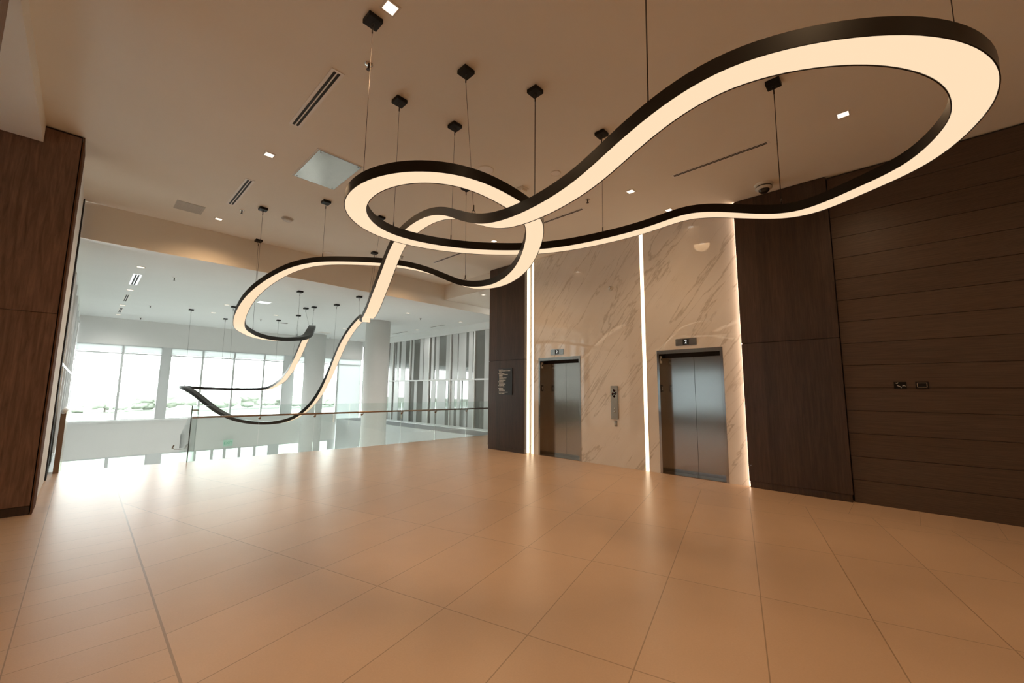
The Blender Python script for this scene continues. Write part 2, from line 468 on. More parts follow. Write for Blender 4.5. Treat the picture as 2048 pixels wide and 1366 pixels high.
struct('wall_added_backing', bxo(8.12, 8.3, -5.0, 6.9, 0, ZC), M['dark'], label='dark backing wall behind the lifts, added to keep sky light out', cat='wall')  # unseen backing, put in to stop sky showing through the gaps
struct('wall_added_backing_side', bxo(7.705, 8.115, -5.0, 1.95, 0, ZC), M['dark'], label='dark filler wall behind the walnut boards, added to keep sky light out', cat='wall')  # unseen filler, added to close the sky leak beside the walnut panel
struct('wall_rear', bxo(-5.1, 8.3, -5.1, -5.0, 0, ZC), M['white'], label='rear wall behind the viewer', cat='wall')
bm = bmesh.new()
for q in ((-5, 3.2, 0, ZC), (9.2, 9.5, 0, ZC), (3.2, 9.2, 0, 0.55), (3.2, 9.2, 2.55, ZC)): box(bm, -5.1, -5.0, *q)
struct('wall_left', bm, M['white'], label='far left wall of the hall', cat='wall')
bm = bmesh.new()
for k in range(5): box(bm, -5.08, -5.02, 3.2 + 1.49 * k, 3.26 + 1.49 * k, 0.55, 2.55)
w = struct('window_18', bm, M['grey'], label='window band in the far left wall', cat='window')
mk('pane', bxo(-5.055, -5.05, 3.2, 9.2, 0.55, 2.55), M['glass'], w)
mk('added_dimming_screen', bxo(-5.018, -5.014, 3.15, 9.25, 0.5, 2.6), M['dimming'], w)  # unseen screen added to dim the daylight coming through this window
struct('wall_pillar', bxo(-5.0, -0.43, 9.5, 9.6, 0, ZC), M['white'], label='wall beside the left walnut pillar', cat='wall')
struct('wall_strip', bxo(-0.42, -0.30, 8.22, 10.12, 0, ZC), M['white'], label='narrow white wall strip behind the left walnut pillar', cat='wall')
struct('wall_alcove', bxo(8.3, 10.6, 7.95, 8.03, 0, ZC), M['white'], label='end wall of the alcove behind the sign pillar', cat='wall')
struct('wall_slab', bxo(-0.33, 9.28, 10.05, 10.13, -4.3, -0.36), M['white'], label='wall under the hall floor', cat='wall')
struct('wall_walkway', bxo(9.22, 9.298, 10.52, YB - 0.06, -4.3, 0.0), M['greywall'], label='pale grey wall under the walkway', cat='wall')
struct('wall_left_lower', bxo(-0.45, -0.34, 11.12, YB, -4.3, 0.0), M['greywall'], label='pale wall under the left striped glass wall', cat='wall')
struct('wall_header', bxo(10.46, 10.6, 8.05, YB, 3.90, ZA), M['coolpaint'], label='plain band above the striped glass wall', cat='wall')
struct('wall_windows_upper', bxo(-0.45, 10.6, YB, YB + 0.15, 3.12, ZA), M['white'], label='plain white wall band above the windows', cat='wall')
struct('wall_windows_spandrel', bxo(-0.45, 9.2, YB, YB + 0.15, -1.05, 0.20), M['white'], label='white wall band between the upper and lower windows', cat='wall')
struct('trim_2', bxo(-0.33, 9.2, YB - 0.06, YB - 0.002, 0.20, 0.27), M['alu'], label='white window sill', cat='sill')

# ---------------------------------------------------------------- windows of the far wall
up = [(-0.33, 0.93), (0.93, 2.08), (2.34, 3.42), (3.42, 4.55), (4.55, 5.74), (5.74, 6.58), (7.02, 9.19), (9.19, 10.45)]
for i, (a, b_) in enumerate(up):
    bm = bmesh.new(); t = 0.035
    z0, z1 = (0.27, 3.12) if i < 7 else (-1.3, 3.12)
    for q in ((a, a + t, z0, z1), (b_ - t, b_, z0, z1), (a + t, b_ - t, z0, z0 + t), (a + t, b_ - t, z1 - t, z1), (a + t, b_ - t, 2.78, 2.83)):
        box(bm, q[0], q[1], YB + 0.02, YB + 0.10, q[2], q[3])
    w = struct('window_%d' % (i + 1), bm, M['grey'], label='tall pale framed window bay in the far wall', cat='window')
    mk('pane', bxo(a + t, b_ - t, YB + 0.055, YB + 0.061, z0 + t, z1 - t), M['glass'], w)
    if i < 7: mk('shade_band', bxo(a + 0.005, b_ - 0.005, YB + 0.004, YB + 0.012, 2.84, 3.115), M['shade'], w)
    else: mk('shade_band', bxo(a + 0.02, b_ - 0.02, YB + 0.004, YB + 0.012, -1.25, 3.10), M['shade'], w)
for k, (a, b_) in enumerate(((2.08, 2.34), (6.58, 7.02))):
    struct('trim_%d' % (k + 3), bxo(a, b_, YB + 0.005, YB + 0.14, 0.27, 3.12), M['grey'], label='broad grey post between window bays', cat='window post')
low = [(-0.33, 0.84, 1), (0.84, 1.95, 1), (2.34, 3.36, 1), (3.44, 4.03, 2), (4.03, 4.48, 2), (4.48, 5.03, 2), (5.03, 5.62, 2), (5.62, 6.2, 2), (6.55, 8.9, 1)]
for i, (a, b_, q) in enumerate(low):
    bm = bmesh.new(); t = 0.05; z0, z1 = -4.3, -1.05
    for r_ in ((a, a + t, z0, z1), (b_ - t, b_, z0, z1), (a + t, b_ - t, z0, z0 + t), (a + t, b_ - t, z1 - t, z1)):
        box(bm, r_[0], r_[1], YB + 0.02, YB + 0.10, r_[2], r_[3])
    w = struct('window_%d' % (i + 9), bm, M['grey'], label='lower window bay under the white band', cat='window')
    mk('pane', bxo(a + t, b_ - t, YB + 0.055, YB + 0.061, z0 + t, z1 - t), M['glass'], w)
for k, (a, b_) in enumerate(((1.95, 2.34), (3.36, 3.44), (6.2, 6.55), (8.9, 9.2))):
    struct('trim_%d' % (k + 5), bxo(a, b_, YB + 0.005, YB + 0.14, -4.3, -1.05), M['grey'], label='grey post between lower window bays', cat='window post')

# ---------------------------------------------------------------- striped glass walls
MULL = [18.22, 16.69, 15.16, 13.63, 12.11, 10.58, 9.05]
def striped_wall(name, X, side, ymax, ymin, upper, lower, label, zmid, mull, pane):
    """Aluminium frame, with dark reflective panes behind it and upright fritted bands on the panes."""
    w = thing(name, (X, (ymin + ymax) / 2, 0.0), label, 'glass wall')
    s = side                                        # +1 when the hall lies on the -x side
    def bxs(d0, d1, *r): return (min(X + s * d0, X + s * d1), max(X + s * d0, X + s * d1)) + r
    bm = bmesh.new()
    for z0, z1 in ((0.0, 0.07), (zmid - 0.03, zmid + 0.03), (3.83, 3.90)):
        box(bm, *bxs(-0.03, 0.05, ymin, ymax, z0, z1))
    mk('frame', bm, M['alu'], w)
    for y in mull:
        if ymin < y < ymax: mk('mullion', bxo(*bxs(-0.035, 0.05, y - 0.03, y + 0.03, 0.07, 3.83)), M['alu'], w)
    for z0, z1, nm in ((0.07, zmid - 0.03, 'lower_pane'), (zmid + 0.03, 3.83, 'upper_pane')):
        mk(nm, bxo(*bxs(0.02, 0.03, ymin, ymax, z0, z1)), M[pane], w)
    for band, z0, z1 in ((lower, 0.07, zmid - 0.03), (upper, zmid + 0.03, 3.83)):
        for a, b_ in band:
            a, b_ = min(a, b_), max(a, b_)
            if b_ > ymin and a < ymax:
                mk('frit_band', bxo(*bxs(0.012, 0.0195, max(a, ymin), min(b_, ymax), z0, z1)), M['frit'], w)
    return w
upper = [(18.26, 18.60), (18.06, 18.10), (17.92, 17.71), (17.54, 17.15), (16.57, 16.42), (15.94, 15.67), (15.61, 15.19), (15.035, 14.843), (14.71, 14.467), (13.976, 13.66),
         (13.539, 13.183), (13.133, 12.66), (12.50, 12.25), (11.56, 11.1), (10.9, 10.65), (10.3, 9.9), (9.7, 9.2), (8.9, 8.5), (18.8, 19.4), (19.7, 20.1), (20.3, 20.9), (21.0, 21.4)]
lower = [(18.30, 18.60), (18.1, 17.93), (17.93, 17.67), (17.165, 16.745), (16.315, 16.084), (15.634, 15.199), (14.987, 14.93), (14.93, 14.684), (14.554, 13.958), (13.593, 13.372),
         (13.188, 12.991), (12.496, 12.142), (11.565, 11.2), (10.8, 10.4), (10.2, 9.7), (9.5, 9.1), (18.8, 19.2), (19.5, 20.0), (20.2, 20.8)]
striped_wall('striped_glass_wall', 10.5, 1, YB - 0.02, 8.1, upper, lower, 'tall glass wall with grey upright bands and white frame right of the columns', 1.93, MULL, 'darkglass')
upl = [(20.9, 20.6), (20.2, 19.6), (19.3, 19.1), (18.7, 18.2), (17.9, 17.6), (17.2, 16.7), (16.2, 15.9), (15.5, 14.9), (14.6, 14.2), (13.9, 13.3), (13.0, 12.7), (12.3, 11.8), (11.5, 11.2), (10.9, 10.6)]
lol = [(20.8, 20.3), (19.9, 19.5), (19.2, 18.6), (18.1, 17.8), (17.4, 16.8), (16.4, 16.0), (15.6, 15.2), (14.8, 14.1), (13.7, 13.4), (13.0, 12.4), (12.1, 11.6), (11.3, 10.9)]
striped_wall('striped_glass_wall', -0.34, -1, YB - 0.02, 10.42, upl, lol, 'narrowly seen striped glass wall running back behind the left walnut pillar', 1.93, [19.7, 18.2, 16.7, 15.2, 13.6, 12.1], 'tinted')
bm = bmesh.new(); box(bm, -0.44, -0.282, 10.14, 10.28, 0, ZC - 0.01); box(bm, -0.44, -0.282, 10.34, 10.40, 0, ZA)
struct('trim_9', bm, M['dark'], label='dark upright frame where the left striped glass wall starts', cat='window post')
struct('wall_left_header', bxo(-0.45, -0.33, 10.42, YB, 3.905, ZA), M['coolpaint'], label='plain band above the left striped glass wall', cat='wall')

# ---------------------------------------------------------------- walnut pillars and panels
def clad(name, loc, label, x0, x1, y0, y1, z1, zj, faces, mat, base=0.1, cat='pillar'):
    """Veneer boxes on a black core: lower and upper panel with a thin joint, and a recessed base."""
    t = thing(name, loc, label, cat)
    mk('core', bxo(x0 + 0.02, x1 - 0.02, y0 + 0.02, y1 - 0.02, 0, z1), M['dark'], t)
    mk('base', bxo(x0 + 0.012, x1 - 0.012, y0 + 0.012, y1 - 0.012, 0, base), mat, t)
    mk('lower_panel', bxo(x0, x1, y0, y1, base + 0.004, zj - 0.004, bevel=0.002), mat, t)
    mk('upper_panel', bxo(x0, x1, y0, y1, zj + 0.004, z1 - 0.015, bevel=0.002), mat, t)
    return t
clad('walnut_pillar', (7.88, 7.40, 0), 'dark walnut pillar with the directory sign, left of the marble wall', 7.46, 8.28, 6.75, 8.03, ZC, 2.28, None, M['walnut'])
clad('walnut_wall_panel', (7.565, 1.295, 0), 'tall dark walnut panel between the right lift and the board wall', 7.53, 7.599, 0.655, 1.94, ZC, 2.308, None, M['walnut'], cat='wall panel')
t = thing('walnut_pillar', (-0.95, 7.9, 0), 'broad reddish walnut pillar at the left edge of the view', 'pillar')
mk('core', bxo(-1.58, -0.31, 7.63, 8.18, 0, ZC), M['dark'], t)
mk('lower_panel', bxo(-1.6, -0.312, 7.60, 7.63, 0.105, 2.406), M['walnut_face'], t)
mk('upper_panel', bxo(-1.6, -0.312, 7.60, 7.63, 2.412, ZC - 0.03), M['walnut_face'], t)
mk('base', bxo(-1.6, -0.312, 7.612, 7.63, 0, 0.10), M['walnut'], t)
mk('return_panel', bxo(-0.302, -0.286, 7.602, 8.20, 0, ZC - 0.01), M['walnut_matt'], t)
t = thing('walnut_pillar', (-1.0, 4.35, 0), 'nearer walnut pillar just showing in the upper left corner', 'pillar')
mk('core', bxo(-1.38, -0.68, 4.02, 4.68, 0, 4.55), M['dark'], t)
mk('front_panel', bxo(-1.4, -0.69, 4.0, 4.02, 0, 4.55), M['walnut_face'], t)
mk('return_panel', bxo(-0.68, -0.66, 4.0, 4.685, 0, 4.549), M['walnut_face'], t)

# ---------------------------------------------------------------- round columns
for (cx, cy), lab in (((7.70, 14.60), 'thick round white column nearer the hall, below the end of the ribbon light'), ((7.60, 20.5), 'farther round white column standing against the windows')):
    bm = bmesh.new(); lathe(bm, [(0, -4.3), (0.45, -4.3), (0.45, ZA), (0, ZA)], cx, cy, 64)
    c = mk('column', bm, M['white'], None, True, org=(cx, cy, -4.3))
    tag(c, lab, 'column')

# ---------------------------------------------------------------- lifts
def lift(y0, y1, h, label, digit, zc):
    """Steel lift entrance in the marble wall: opening from y0 to y1, h high."""
    t = thing('elevator_entrance', (7.74, (y0 + y1) / 2, 0), label, 'elevator')
    xd = 7.88
    bm = bmesh.new()
    for a, b_, z0, z1 in ((y0 - 0.045, y0, 0, h + 0.07), (y1, y1 + 0.045, 0, h + 0.07), (y0, y1, h, h + 0.07)):
        box(bm, 7.592, xd + 0.06, a, b_, z0, z1)
    mk('frame', bm, M['steel'], t)
    mid = (y0 + y1) / 2
    mk('door_panel', bxo(xd, xd + 0.03, y0, mid - 0.003, 0.012, h - 0.06), M['steel'], t)
    mk('door_panel', bxo(xd, xd + 0.03, mid + 0.003, y1, 0.012, h - 0.06), M['steel'], t)
    mk('door_header', bxo(xd + 0.012, xd + 0.05, y0, y1, h - 0.055, h), M['dark'], t)
    mk('sill', bxo(7.60, xd + 0.06, y0, y1, 0.0, 0.010), M['handrail'], t)
    mk('shaft_backing', bxo(xd + 0.04, xd + 0.055, y0, y1, 0.0, h - 0.055), M['dark'], t)
    # floor indicator over the opening
    iy, iz = digit
    p = mk('indicator_plate', bxo(7.585, 7.60, iy - 0.19, iy + 0.19, iz - 0.065, iz + 0.065, bevel=0.004), M['steel'], t)
    q = mk('indicator_display', bxo(7.582, 7.586, iy - 0.055, iy + 0.055, iz - 0.05, iz + 0.05), M['signblack'], p)
    text_mesh('2', 0.095, M['digit'], p, 'indicator_digit', (7.5815, iy, iz), (0, -1, 0), (0, 0, 1), 0.001)
    # plates on the far jamb
    p = mk('jamb_lantern', bxo(7.64, 7.71, y1 - 0.006, y1 - 0.001, h - 0.17, h - 0.03), M['plastic'], t)
    mk('lantern_symbol', bxo(7.655, 7.695, y1 - 0.009, y1 - 0.0055, h - 0.12, h - 0.08), M['signblack'], p)
    p = mk('floor_plate', bxo(7.635, 7.715, y1 - 0.006, y1 - 0.001, zc - 0.07, zc + 0.07), M['signblack'], t)
    text_mesh('2', 0.08, M['signwhite'], p, 'floor_digit', (7.675, y1 - 0.0065, zc), (1, 0, 0), (0, 0, 1), 0.0008)
    return t
lift(5.24, 6.36, 2.22, 'left steel elevator doors, next to the sign pillar', (5.84, 2.41), 1.57)
lift(2.30, 3.39, 2.22, 'right steel elevator doors, next to the tall walnut panel', (2.87, 2.42), 1.57)

# call station and key switch
t = thing('elevator_call_panel', (7.6, 4.36, 1.28), 'narrow steel call panel with fire symbol and two buttons between the lifts', 'call panel')
mk('plate', bxo(7.575, 7.60, 4.275, 4.445, 0.94, 1.62, bevel=0.006), M['steel'], t)
bm = bmesh.new()
for dy, dz, s in ((0, 0.06, .03), (-.03, .0, .03), (.03, 0, .03), (0, -0.055, .03)):
    v = [bm.verts.new((7.5735, 4.36 + dy + a, 1.46 + dz + b_)) for a, b_ in ((s, 0), (0, s), (-s, 0), (0, -s))]
    bm.faces.new(v[::-1])
bmesh.ops.solidify(bm, geom=bm.faces[:], thickness=0.0015)
mk('fire_symbol', bm, M['red'], t)
for a, b_ in ((0.012, 0.075), (-0.045, 0.02), (0.04, -0.02), (-0.01, 0.0)):
    mk('symbol_figure', bxo(7.571, 7.5735, 4.36 + a - 0.012, 4.36 + a + 0.012, 1.46 + b_ - 0.016, 1.46 + b_ + 0.016), M['signblack'], t)
for z in (1.155, 1.095):
    bm = bmesh.new(); tube(bm, [(7.576, 4.355, z), (7.566, 4.355, z)], 0.017, 16); mk('call_button', bm, M['chrome'], t, True)
t = thing('key_switch', (7.6, 4.345, 0.855), 'small steel key switch plate below the call panel', 'switch')
mk('plate', bxo(7.59, 7.60, 4.315, 4.38, 0.795, 0.915, bevel=0.003), M['steel'], t)
bm = bmesh.new(); tube(bm, [(7.591, 4.347, 0.835), (7.585, 4.347, 0.835)], 0.016, 14); mk('key_cylinder', bm, M['chrome'], t, True)
t = thing('wall_sensor', (7.6, 4.395, 3.69), 'small round sensor high on the marble between the lifts', 'sensor')
bm = bmesh.new(); tube(bm, [(7.60, 4.395, 3.69), (7.575, 4.395, 3.69)], 0.05, 20); mk('body', bm, M['plastic'], t, True)
bm = bmesh.new(); tube(bm, [(7.576, 4.395, 3.70), (7.555, 4.395, 3.70)], 0.024, 16); mk('lens', bm, M['chrome'], t, True)

# upright light strips
def strip(y0, y1, x0, x1, z1, label):
    t = thing('light_strip', (x1, (y0 + y1) / 2, 0), label, 'strip light', 'upright strips of the marble wall')
    mk('channel', bxo(x0 + 0.004, x1, y0 - 0.006, y1 + 0.006, 0.0, z1), M['trimtan'], t)
    mk('diffuser', bxo(x0, x0 + 0.004, y0, y1, 0.002, z1), M['led'], t)
strip(6.562, 6.627, 7.590, 7.60, ZC - 0.002, 'glowing upright strip in the marble just left of the left lift')
strip(3.652, 3.722, 7.590, 7.60, ZC - 0.002, 'glowing upright strip in the marble beside the right lift')
t = thing('cove_light', (7.58, 6.72, 0), 'glowing strip tucked in the corner of the sign pillar', 'strip light')
mk('diffuser', bxo(7.555, 7.598, 6.715, 6.748, 0.01, ZC - 0.004), M['led'], t)
t = thing('cove_light', (7.57, 1.95, 0), 'light strip hidden behind the edge of the tall walnut panel', 'strip light')
mk('diffuser', bxo(7.537, 7.585, 1.9405, 1.9428, 0.01, ZC - 0.004), M['ledhot'], t)

# directory sign
t = thing('directory_sign', (7.46, 7.40, 1.73), 'black directory sign with rows of small white lettering on the walnut pillar', 'sign')
mk('face', bxo(7.445, 7.459, 7.145, 7.66, 1.40, 2.07, bevel=0.003), M['signblack'], t)
random.seed(3)
rows = [(0, .16), (1, .42), (1, .10), None, (0, .22), (1, .32), (1, .13), (1, .12), (1, .28), (1, .18), (1, .24), None, (0, .18), (1, .20), (1, .24), None, (0, .22), (1, .21), None, (0, .18), (1, .20), (1, .22), None, (0, .36), (1, .20)]
z = 2.045
for q in rows:
    if q is None: z -= 0.012; continue
    bm = bmesh.new(); y = 7.64 - 0.025 * q[0]; end = y - q[1] * 0.95
    while y > end:
        wd_ = random.uniform(0.007, 0.013)
        box(bm, 7.4435, 7.4452, y - wd_, y, z - 0.015, z)
        y -= wd_ + (0.004 if random.random() < 0.85 else 0.012)
    mk('text_row', bm, M['signwhite'], t)
    z -= 0.0285

# open wall boxes on the board wall
for yc, lab in ((0.066, 'open black wall box with loose white wire ends, the left of two'), (-0.143, 'black wall box with a bright inner frame, the right of two')):
    t = thing('junction_box', (7.6, yc, 1.62), lab, 'wall box')
    bm = bmesh.new()
    hy, hz = 0.062, 0.044
    for q in ((yc - hy, yc + hy, 1.62 - hz, 1.62 - hz + .008), (yc - hy, yc + hy, 1.62 + hz - .008, 1.62 + hz), (yc - hy, yc - hy + .008, 1.62 - hz, 1.62 + hz), (yc + hy - .008, yc + hy, 1.62 - hz, 1.62 + hz)):
        box(bm, 7.588, 7.602, *q)
    box(bm, 7.598, 7.602, yc - hy, yc + hy, 1.62 - hz, 1.62 + hz)
    mk('box', bm, M['black'], t)
    if yc > 0:
        for pts in ([(0.045, .03), (0.03, .02), (0.018, .034)], [(0.03, -.005), (0.0, -.02), (-.01, -.036)], [(-.02, -.012), (-.045, -.004), (-.05, -.02)]):
            bm = bmesh.new(); tube(bm, [(7.592 - 0.002 * i, yc + a, 1.62 + b_) for i, (a, b_) in enumerate(pts)], 0.004, 6); mk('wire', bm, M['plastic'], t, True)
    else:
        bm = bmesh.new()
        for q in ((-.048, -.042, -.03, .03), (.042, .048, -.03, .03), (-.048, .048, .026, .031), (-.048, .048, -.031, -.026)):
            box(bm, 7.590, 7.594, yc + q[0], yc + q[1], 1.62 + q[2], 1.62 + q[3])
        mk('mounting_frame', bm, M['chrome'], t)

# ---------------------------------------------------------------- glass railing along the slab edge
def lerp(a, b_, t): return a + (b_ - a) * t
RX0, RX1, RY0, RY1 = 1.60, 10.40, 10.68, 10.42
def ry(x): return lerp(RY0, RY1, (x - RX0) / (RX1 - RX0))
t = thing('glass_railing', (6.0, ry(6.0), 0), 'clear glass railing with bronze handrail along the edge of the tiled floor', 'railing')
joints = [1.60, 2.83, 4.02, 5.22, 6.40, 7.55, 8.75, 9.95, 10.44]
for a, b_ in zip(joints, joints[1:]):
    bm = bmesh.new(); a2, b2 = a + 0.006, b_ - 0.006
    prism(bm, [(a2, ry(a2)), (b2, ry(b2)), (b2, ry(b2) + 0.016), (a2, ry(a2) + 0.016)], 0.0, 1.14)
    mk('glass_panel', bm, M['rail'], t)
bm = bmesh.new(); prism(bm, [(1.588, ry(1.6) - 0.002), (1.604, ry(1.6) - 0.002), (1.604, ry(1.6) + 0.018), (1.588, ry(1.6) + 0.018)], 0, 1.14)
mk('end_edge', bm, M['edge'], t)
bm = bmesh.new(); tube(bm, [(1.60, ry(1.6) - 0.075, 0.905), (10.44, ry(10.44) - 0.075, 0.905)], 0.021, 12)
mk('handrail', bm, M['handrail'], t, True)
for x in joints[1:-1]:
    bm = bmesh.new()
    tube(bm, [(x, ry(x) + 0.004, 0.835), (x, ry(x) - 0.05, 0.835), (x, ry(x) - 0.07, 0.852), (x, ry(x) - 0.075, 0.888)], 0.009, 8)
    tube(bm, [(x, ry(x) + 0.012, 0.835), (x, ry(x) - 0.014, 0.835)], 0.026, 14)
    mk('rail_bracket', bm, M['handrail'], t, True)
bm = bmesh.new(); tube(bm, [(1.602, ry(1.6) - 0.02, 1.05), (1.70, ry(1.6) - 0.02, 1.05)], 0.012, 8); mk('end_clip', bm, M['handrail'], t, True)

# stair going down to the lower floor, with its glass side and rails
bm = bmesh.new()
for k in range(14):
    box(bm, -0.10, 1.62, 11.14 + 0.29 * k, 11.14 + 0.29 * (k + 1), -4.28, -0.17 * (k + 1))
struct('stairs', bm, M['greywall'], label='flight of stairs dropping behind the slab edge', cat='stairs')
t = thing('stair_railing', (1.70, 11.5, 0), 'frosty edged glass stair side with rail ends, seen end on beyond the slab edge', 'railing')
bm = bmesh.new()
pr = [(10.72, 1.12), (11.15, 1.12), (12.42, 0.42), (12.42, -1.3), (10.72, -0.3)]
a = [bm.verts.new((1.690, p[0], p[1])) for p in pr]; b_ = [bm.verts.new((1.706, p[0], p[1])) for p in pr]
bm.faces.new(a); bm.faces.new(b_[::-1])
for i in range(5): bm.faces.new((a[i], b_[i], b_[(i + 1) % 5], a[(i + 1) % 5]))
bmesh.ops.recalc_face_normals(bm, faces=bm.faces[:])
mk('glass_panel', bm, M['rail'], t)
mk('end_edge', bxo(1.688, 1.708, 12.42, 12.435, 0.10, 0.42), M['edge'], t)
for dx in (-0.13, 0.13):
    bm = bmesh.new(); tube(bm, [(1.698 + dx, 12.30, 0.185), (1.698 + dx, 12.46, 0.12), (1.698 + dx, 12.48, 0.10)], 0.014, 10); mk('rail_end', bm, M['handrail'], t, True)
bm = bmesh.new(); tube(bm, [(1.568, 12.42, 0.125), (1.60, 12.43, 0.085), (1.698, 12.43, 0.075), (1.79, 12.43, 0.085), (1.828, 12.42, 0.125)], 0.006, 8); mk('rail_bracket', bm, M['handrail'], t, True)

t = thing('stair_guard', (-0.20, 11.9, 0), 'slim bronze guard with white cap at the left side of the stairs', 'guard')
mk('body', bxo(-0.235, -0.165, 10.84, 13.0, -1.2, 1.05, bevel=0.006), M['handrail'], t)
bm = bmesh.new(); tube(bm, [(-0.20, 10.83, 1.065), (-0.20, 13.0, 1.065)], 0.04, 12); mk('cap', bm, M['alu'], t, True)

# exit sign hung in front of the white band
t = thing('exit_sign', (4.55, 21.33, -0.84), 'small pale green exit sign hanging before the white band between windows', 'sign')
mk('face', bxo(4.37, 4.72, 21.325, 21.34, -0.97, -0.70, bevel=0.004), M['exitface'], t)
text_mesh('EXIT', 0.15, M['exitgreen'], t, 'lettering', (4.545, 21.3235, -0.835), (1, 0, 0), (0, 0, 1), 0.001)
mk('bracket', bxo(4.49, 4.60, 21.34, 21.495, -0.80, -0.74), M['exitgreen'], t)

# ---------------------------------------------------------------- the ribbon pendant light
CTRL = [tuple(float(q) for q in s.split(',')) for s in '''2.458,-0.036,3.196;2.320,0.596,3.335;2.260,1.117,3.141;2.327,1.515,2.991;2.385,2.052,2.947;2.436,2.560,2.997;2.539,3.028,3.215;2.693,3.465,3.462;2.750,3.933,3.625;2.769,4.377,3.633;2.774,4.781,3.538;2.810,5.048,3.342;2.818,5.251,3.075;2.861,5.510,2.865;2.968,5.824,2.752;3.098,6.183,2.726;3.260,6.557,2.753;3.442,6.928,2.836;3.651,7.279,2.927;3.862,7.626,3.012;4.043,7.986,3.090;4.172,8.369,3.153;4.304,8.758,3.167;4.494,9.118,3.153;4.665,9.467,3.176;4.854,10.091,3.337;5.212,10.636,3.569;5.238,11.258,3.397;5.206,11.814,3.012;5.242,12.314,2.599;5.203,12.680,2.050;5.109,12.993,1.487;4.901,13.318,0.944;4.567,13.729,0.558;4.116,14.210,0.442;3.683,14.698,0.462;3.310,15.231,0.568;2.980,15.748,0.799;2.673,16.216,1.148;2.397,16.708,1.462;2.157,17.342,1.573;2.639,18.187,1.513;3.731,18.373,1.473;4.478,18.111,1.488;4.847,17.645,1.490;4.974,17.152,1.613;5.025,16.692,1.766;5.024,16.264,1.889;4.980,15.865,2.032;4.973,15.471,2.183;4.945,15.104,2.425;4.955,14.747,2.724;4.941,14.397,3.046;4.932,14.029,3.318;4.907,13.628,3.468;4.773,13.206,3.448;4.563,12.761,3.286;4.370,12.291,3.067;4.071,11.848,2.893;3.675,11.441,2.791;3.239,11.053,2.713;2.822,10.646,2.672;2.458,10.207,2.671;2.178,9.735,2.703;1.978,9.271,2.712;1.878,8.842,2.862;1.914,8.459,3.166;2.073,8.054,3.409;2.319,7.601,3.629;2.615,7.150,3.713;3.020,6.713,3.705;3.447,6.290,3.691;3.776,5.852,3.585;3.938,5.377,3.389;4.032,4.913,3.145;4.086,4.393,3.076;3.906,3.859,3.035;3.631,3.304,3.055;3.293,2.850,3.141;2.952,2.505,3.212;2.503,2.420,3.213;2.027,2.469,3.260;1.635,2.722,3.244;1.444,3.092,3.197;1.516,3.497,3.159;1.888,3.849,3.174;2.350,3.997,3.215;2.888,3.866,3.225;3.434,3.562,3.252;3.914,3.114,3.288;4.264,2.592,3.377;4.514,2.044,3.468;4.650,1.638,3.593;4.764,1.143,3.449;4.744,0.640,3.265;4.597,0.195,3.324;4.460,-0.227,3.366;4.021,-0.440,3.409;3.386,-0.420,3.251;2.775,-0.329,3.117'''.split(';')]
NC = len(CTRL)
CV = [Vector(p) for p in CTRL]
def curve(s):
    s %= NC; i = int(s); f = s - i
    w = ((1 - f) ** 3 / 6, (3 * f ** 3 - 6 * f * f + 4) / 6, (-3 * f ** 3 + 3 * f * f + 3 * f + 1) / 6, f ** 3 / 6)
    return sum((CV[(i + k - 1) % NC] * w[k] for k in range(4)), Vector())
def frame_at(s):
    p = curve(s); d = (curve(s + 0.01) - curve(s - 0.01)).normalized()
    l = Vector((d.y, -d.x, 0)).normalized()
    return p, d, l, l.cross(d)
HW, HT, HB = 0.0955, 0.0436, 0.0480
lamp = thing('ribbon_pendant_light', (3.3, 6.0, 3.2), 'long looping ribbon pendant light, black outside and glowing warm underneath', 'pendant light')
def sweep(name, prof, mat, n=900):
    """prof: closed (lateral, up) outline swept round the whole loop."""
    bm = bmesh.new(); rings = []
    for i in range(n):
        p, d, l, u = frame_at(i * NC / n)
        rings.append([bm.verts.new(p + l * a + u * b_) for a, b_ in prof])
    k = len(prof)
    for i in range(n):
        A, B = rings[i], rings[(i + 1) % n]
        for j in range(k): bm.faces.new((A[j], A[(j + 1) % k], B[(j + 1) % k], B[j]))
    bmesh.ops.recalc_face_normals(bm, faces=bm.faces[:])
    o = mk(name, bm, mat, lamp, True)
    o.data.set_sharp_from_angle(angle=math.radians(40))
    return o
sweep('housing', [(-HW, -HB), (-HW, HT), (HW, HT), (HW, -HB), (HW - 0.006, -HB), (HW - 0.006, -0.030), (-HW + 0.006, -0.030), (-HW + 0.006, -HB)], M['bronze'])
sweep('diffuser', [(-HW + 0.0065, -0.0445), (HW - 0.0065, -0.0445), (HW - 0.0065, -0.0315), (-HW + 0.0065, -0.0315)], M['lamp'])
